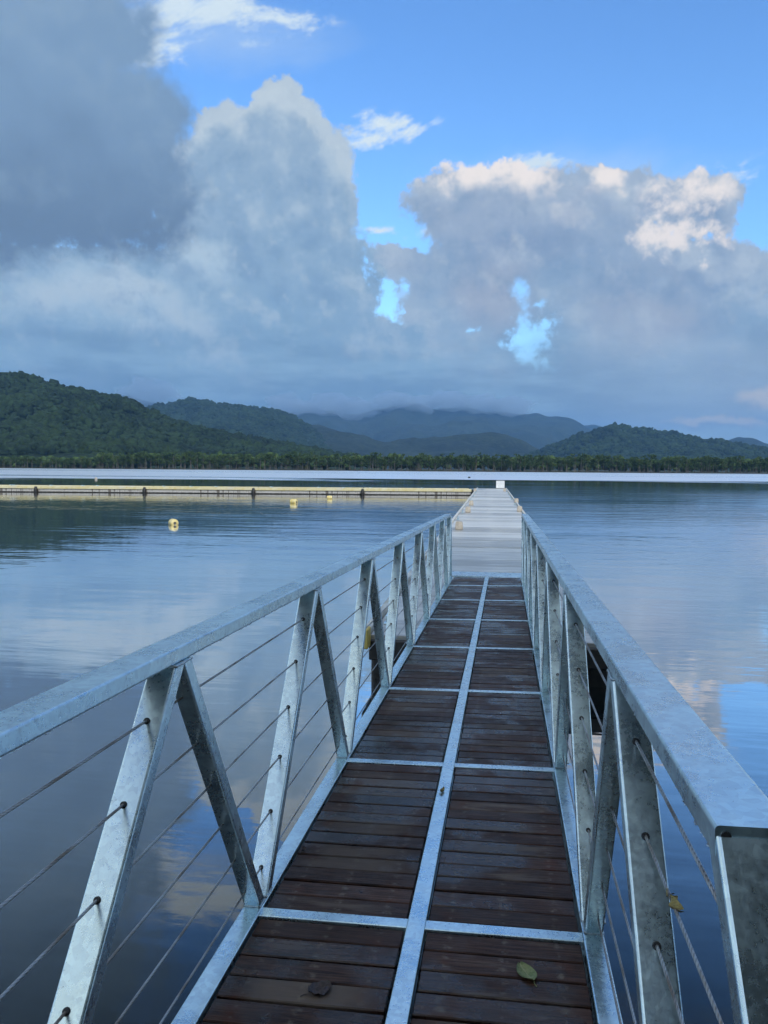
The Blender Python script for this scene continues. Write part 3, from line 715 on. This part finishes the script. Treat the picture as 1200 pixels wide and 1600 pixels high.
# raised landing plate under the tip of the gangway
o = link('landing_plate', box_mesh('landing_plate', 1.5, 0.55, 0.02, M_GALV, 0.004), dock); o.location = (-0.04, 13.75, DOCK_Z + 0.012)

# white box at the far end of the dock
bxo = empty('white_cabinet', on_level(782, 761.2, DOCK_Z) * 1.0, DA)
bxo.location = (-0.45, 74.9, DOCK_Z + 0.004)
tag(bxo, 'white box-shaped cabinet standing at the far end of the dock', 'cabinet')
o = link('body', box_mesh('body', 0.80, 0.45, 0.72, M_WHITE, 0.012, 2), bxo); o.location = (0, 0, 0.40)
o = link('lid', box_mesh('lid', 0.86, 0.51, 0.05, M_DARKSTEEL, 0.008), bxo); o.location = (0, 0, 0.786)
for x in (-0.3, 0.3):
    o = link('foot', box_mesh('foot', 0.08, 0.4, 0.04, M_DARKSTEEL, 0.004), bxo); o.location = (x, 0, 0.02)
for x in (-0.195, 0.195):
    o = link('door', box_mesh('door', 0.37, 0.012, 0.62, M_WHITE, 0.004), bxo); o.location = (x, -0.2315, 0.40)

# ------------------------------------------------------------------ floating breakwater at the left
BA = rad(8.4); broot = empty('floating_breakwater', (-2.75, 69.4, 0), BA)
tag(broot, 'long floating breakwater with yellow edge beam reaching from dock end to left', 'breakwater')
ML = 9.75
fl = box_mesh('float', ML - 0.10, 2.4, 0.75, M_FLOAT, 0.02); bmn = box_mesh('edge_beam', ML - 0.06, 0.14, 0.24, M_PALEYEL, 0.01)
dk = box_mesh('deck_panel', ML - 0.08, 2.3, 0.06, M_CONC, 0.01)
post = rod('fender_post', [(0, 0, -0.25), (0, 0, 0.30), (0, 0, 0.52)], [0.17, 0.17, 0.10], M_BLACK, 10)
for i in range(9):
    xc = -ML * (i + 0.5) - 0.15
    o = link('float', fl, broot); o.location = (xc, 1.30, 0.015)
    o = link('edge_beam', bmn, broot); o.location = (xc + rnd.uniform(-.02, .02), 0.06, 0.455 + rnd.uniform(-.012, .012)); o.rotation_euler = (0, rnd.uniform(-.002, .002), 0)
    o = link('deck_panel', dk, broot); o.location = (xc, 1.30, 0.50)
    o = link('edge_beam', bmn, broot); o.location = (xc, 2.54, 0.455)
    o = link('fender_post', post, broot); o.location = (-ML * i - 0.15 + (0.10 if i == 0 else 0), -0.06, 0)
    for q in range(3):
        o = link('cleat', MEC, broot); o.location = (xc + rnd.uniform(-4.5, 4.5), 0.5 + rnd.uniform(-.1, .1), 0.535); o.rotation_euler = (0, 0, rad(90))
o = link('bridge_plate', box_mesh('bridge_plate', 1.3, 1.0, 0.03, M_GALV, 0.004), broot); o.location = (0.45, 1.3, 0.553)
o = link('tyre_fender', METY, broot); o.location = (0.12, 0.25, 0.25)

# ------------------------------------------------------------------ buoys
def buoy(px, py, length, dia, rotz, label, name='mooring_buoy', mat=None, bandmat=None):
    p = on_level(px, py, 0.0); e = empty(name, (p.x, p.y, 0), rotz); tag(e, label, 'buoy')
    r0 = dia / 2; prof = [(-1, 0.0), (-1, 0.55), (-0.94, 0.82), (-0.82, 0.97), (-0.6, 1.0), (0.6, 1.0), (0.82, 0.97), (0.94, 0.82), (1, 0.55), (1, 0.0)]
    V, Fc = [], []; sg = 18
    for (a, k) in prof:
        for s in range(sg): t = 2 * math.pi * s / sg; V.append((a * length / 2, math.cos(t) * r0 * k, math.sin(t) * r0 * k))
    for i in range(len(prof) - 1):
        for s in range(sg): Fc.append((i * sg + s, i * sg + (s + 1) % sg, (i + 1) * sg + (s + 1) % sg, (i + 1) * sg + s))
    o = link('body', mesh_from('body', V, Fc, mat or M_BUOY, True), e); o.location = (0, 0, r0 * 0.45)
    q = link('hub', rod('hub', [(length * 0.49, 0, 0), (length * 0.53, 0, 0)], r0 * 0.34, M_BLACK, 12), e); q.location = (0, 0, r0 * 0.45)
    q = link('rope', rod('rope', [(length * 0.52, 0, 0), (length * 0.60, 0, -r0 * 0.3), (length * 0.62, 0, -r0 * 1.2)], 0.012, M_CURB, 6), e); q.location = (0, 0, r0 * 0.45)
    return e
buoy(271, 820, 0.42, 0.34, rad(-50), 'largest yellow barrel buoy, floating nearest on the left water')
buoy(459, 786.5, 0.46, 0.40, rad(-20), 'yellow buoy just in front of the breakwater, left of two')
buoy(515, 779.5, 0.42, 0.34, rad(10), 'smallest yellow buoy, right of two close to the breakwater')
buoy(150, 748.5, 0.45, 0.40, rad(30), 'tiny dark marker buoy far out behind the breakwater at left', 'marker_buoy', M_BLOCK)
buoy(733, 747, 0.60, 0.5, rad(0), 'tiny dark marker buoy far out left of the white cabinet', 'marker_buoy', M_DARKSTEEL)

# ------------------------------------------------------------------ fallen leaves
def leaf_mat(name, a, b_, c):
    m, gg, bs = material(name); p = coords(gg); x, y, z = gg.sep(p)
    n = gg.noise(p, 90, 5, 0.6); v = gg.m('ABSOLUTE', gg.m('SINE', (x + gg.m('ABSOLUTE', y) * 0.9) * 420.0))
    cc = gg.mix(gg.rng(n, 0.38, 0.62), a, b_); cc = gg.mix(gg.rng(v, 0.12, 0.0) * 0.6, cc, c); cc = gg.mix(gg.rng(gg.m('ABSOLUTE', y), 0.0022, 0.0008) * 0.8, cc, c)
    cc = gg.mix(gg.rng(gg.noise(p, 260, 3, 0.6), 0.60, 0.68) * 0.7, cc, (0.02, 0.02, 0.01))
    gg.put(bs.inputs['Base Color'], cc); bs.inputs['Roughness'].default_value = 0.5
    gg.put(bs.inputs['Normal'], gg.bump(n * 0.002 + v * 0.0006, 0.7, 1.0)); return m
LM1 = leaf_mat('fallen_green_leaf', (0.10, 0.14, 0.03), (0.20, 0.22, 0.08), (0.30, 0.30, 0.15))
LM2 = leaf_mat('withered_leaf', (0.020, 0.012, 0.014), (0.045, 0.028, 0.028), (0.06, 0.04, 0.035))
LM3 = leaf_mat('yellowed_leaf', (0.20, 0.15, 0.03), (0.30, 0.24, 0.06), (0.12, 0.08, 0.03))
def leaf(name, L, Wd, mat, curl, crumple, seed, stem=True):
    r = random.Random(seed); na, nb = 15, 9; V, Fc = [], []
    for side in (0, 1):
        for i in range(na):
            t = i / (na - 1); wv = math.sin(math.pi * (t * 0.97 + 0.015)) ** 0.62 * Wd / 2
            for j in range(nb):
                s = j / (nb - 1) * 2 - 1; x = (t - 0.5) * L; y = s * wv
                z = curl * ((t - 0.5) ** 2 * 4 * 0.6 + s * s * 0.5) * L * 0.25 + crumple * L * (math.sin(x * 190 + seed) * math.cos(y * 230 + seed * 2) * 0.10 + math.sin(y * 310 + x * 90) * 0.06) + (0.0012 if side == 0 else 0.0)
                V.append((x, y, z))
        o0 = side * na * nb
        for i in range(na - 1):
            for j in range(nb - 1):
                f = (o0 + i * nb + j, o0 + (i + 1) * nb + j, o0 + (i + 1) * nb + j + 1, o0 + i * nb + j + 1); Fc.append(f if side == 0 else f[::-1])
    zmin = min(v[2] for v in V); V = [(a, b, c - zmin) for a, b, c in V]
    return mesh_from(name, V, Fc, mat, True)
def place_leaf(px, py, me, yaw, label, stem, wz=-0.006, name='fallen_leaf'):
    p = gpix(px, py, 2, wz); e = empty(name)
    e.matrix_world = GM @ Matrix.Translation(p) @ Matrix.Rotation(yaw, 4, 'Z'); tag(e, label, 'leaf')
    link('blade', me, e)
    q = link('stem', rod('stem', [(-stem[0] * 0.5, 0, 0.004), (-stem[0] * 0.62, 0.004, 0.003), (-stem[0] * 0.74, 0.003, 0.0018)], 0.0013, stem[1], 6), e)
    return e
place_leaf(823, 1522, leaf('blade', 0.092, 0.058, LM1, 0.5, 0.06, 1), rad(118), 'oval yellow-green leaf lying on the wet boards near the front', (0.092, LM1))
place_leaf(500, 1549, leaf('blade', 0.075, 0.062, LM2, 0.6, 0.6, 2), rad(35), 'crumpled dark brown leaf on the front left boards', (0.085, LM2))
place_leaf(474, 1329, leaf('blade', 0.030, 0.022, LM2, 1.4, 0.8, 3), rad(80), 'tiny curled black leaf beside the left edge beam', (0.03, LM2))
place_leaf(691, 1237, leaf('blade', 0.050, 0.020, LM3, 1.2, 0.5, 4), rad(75), 'small pale leaf scrap caught on the middle rail', (0.05, LM3), wz=0.0035)
p = gpix(1052, 1400, 0, UC); p.z = CW[1] - 0.002
e = empty('caught_leaf'); e.matrix_world = GM @ Matrix.Translation((UC - 0.010, p.y, CW[1] + 0.002)) @ Matrix.Rotation(rad(90), 4, 'Z') @ Matrix.Rotation(rad(80), 4, 'X')
tag(e, 'yellowish withered leaf caught on a cable of the right railing', 'leaf')
link('blade', leaf('blade', 0.055, 0.026, LM3, 1.2, 0.7, 6), e)
link('stem', rod('stem', [(0.025, 0, 0.004), (0.034, 0.002, 0.006), (0.042, 0.006, 0.008)], 0.0012, LM3, 6), e)

# ------------------------------------------------------------------ low cloud clinging to the mountain tops
M_MIST = bpy.data.materials.new('mountain_mist'); M_MIST.use_nodes = True; t = M_MIST.node_tree; t.nodes.clear()
pv = t.nodes.new('ShaderNodeVolumePrincipled'); po = t.nodes.new('ShaderNodeOutputMaterial'); t.links.new(pv.outputs[0], po.inputs['Volume'])
pv.inputs['Color'].default_value = (0.50, 0.63, 0.78, 1); pv.inputs['Density'].default_value = 0.0030
mr = np.random.default_rng(31); MV, MF = ico(3)
for i, (px, py, w, h, wh) in enumerate(((455, 634, 300, 130, 'left end'), (505, 632, 340, 120, 'left saddle'), (560, 636, 230, 130, 'notch left of the main peak'), (610, 622, 260, 90, 'main peak'), (655, 628, 240, 110, 'saddle right of the main peak'),
        (700, 622, 260, 100, 'middle crest'), (748, 630, 240, 110, 'crest right of the middle'), (800, 630, 260, 90, 'right shoulder'), (228, 612, 260, 170, 'gap behind the left hill'))):
    d = ray(px, py + 4); dd = 8250 / math.hypot(d.x, d.y); c = Vector((d.x * dd, d.y * dd, EYE + d.z * dd))
    nz = 1 + 0.30 * (value_noise2(MV[:, 0] * 2.2 + i * 7 + 20, MV[:, 2] * 2.2 + MV[:, 1] + 30, 40 + i)[:, None] - 0.5) * 2.2 + 0.10 * mr.standard_normal((len(MV), 1)).clip(-1.5, 1.5)
    o = link('mist', mesh_np('mist', MV * nz * np.array([w, 330, h]), MF, M_MIST)); o.location = c; o.rotation_euler = (0, mr.uniform(-.08, .08), 0)
    tag(o, 'pale shred of low cloud on the far mountains, at the ' + wh, kind='stuff')

# ------------------------------------------------------------------ haze
M_HAZE = bpy.data.materials.new('humid_air'); M_HAZE.use_nodes = True; t = M_HAZE.node_tree; t.nodes.clear()
pv = t.nodes.new('ShaderNodeVolumePrincipled'); po = t.nodes.new('ShaderNodeOutputMaterial'); t.links.new(pv.outputs[0], po.inputs['Volume'])
pv.inputs['Color'].default_value = (0.21, 0.45, 0.82, 1); pv.inputs['Density'].default_value = 0.000075; pv.inputs['Anisotropy'].default_value = 0.0
hz = link('haze', box_mesh('haze', 30000, 19000, 1000, M_HAZE)); hz.location = (0, 8500, 1000 / 2 - 8)
tag(hz, 'thin bluish humid air over the lagoon', kind='stuff')
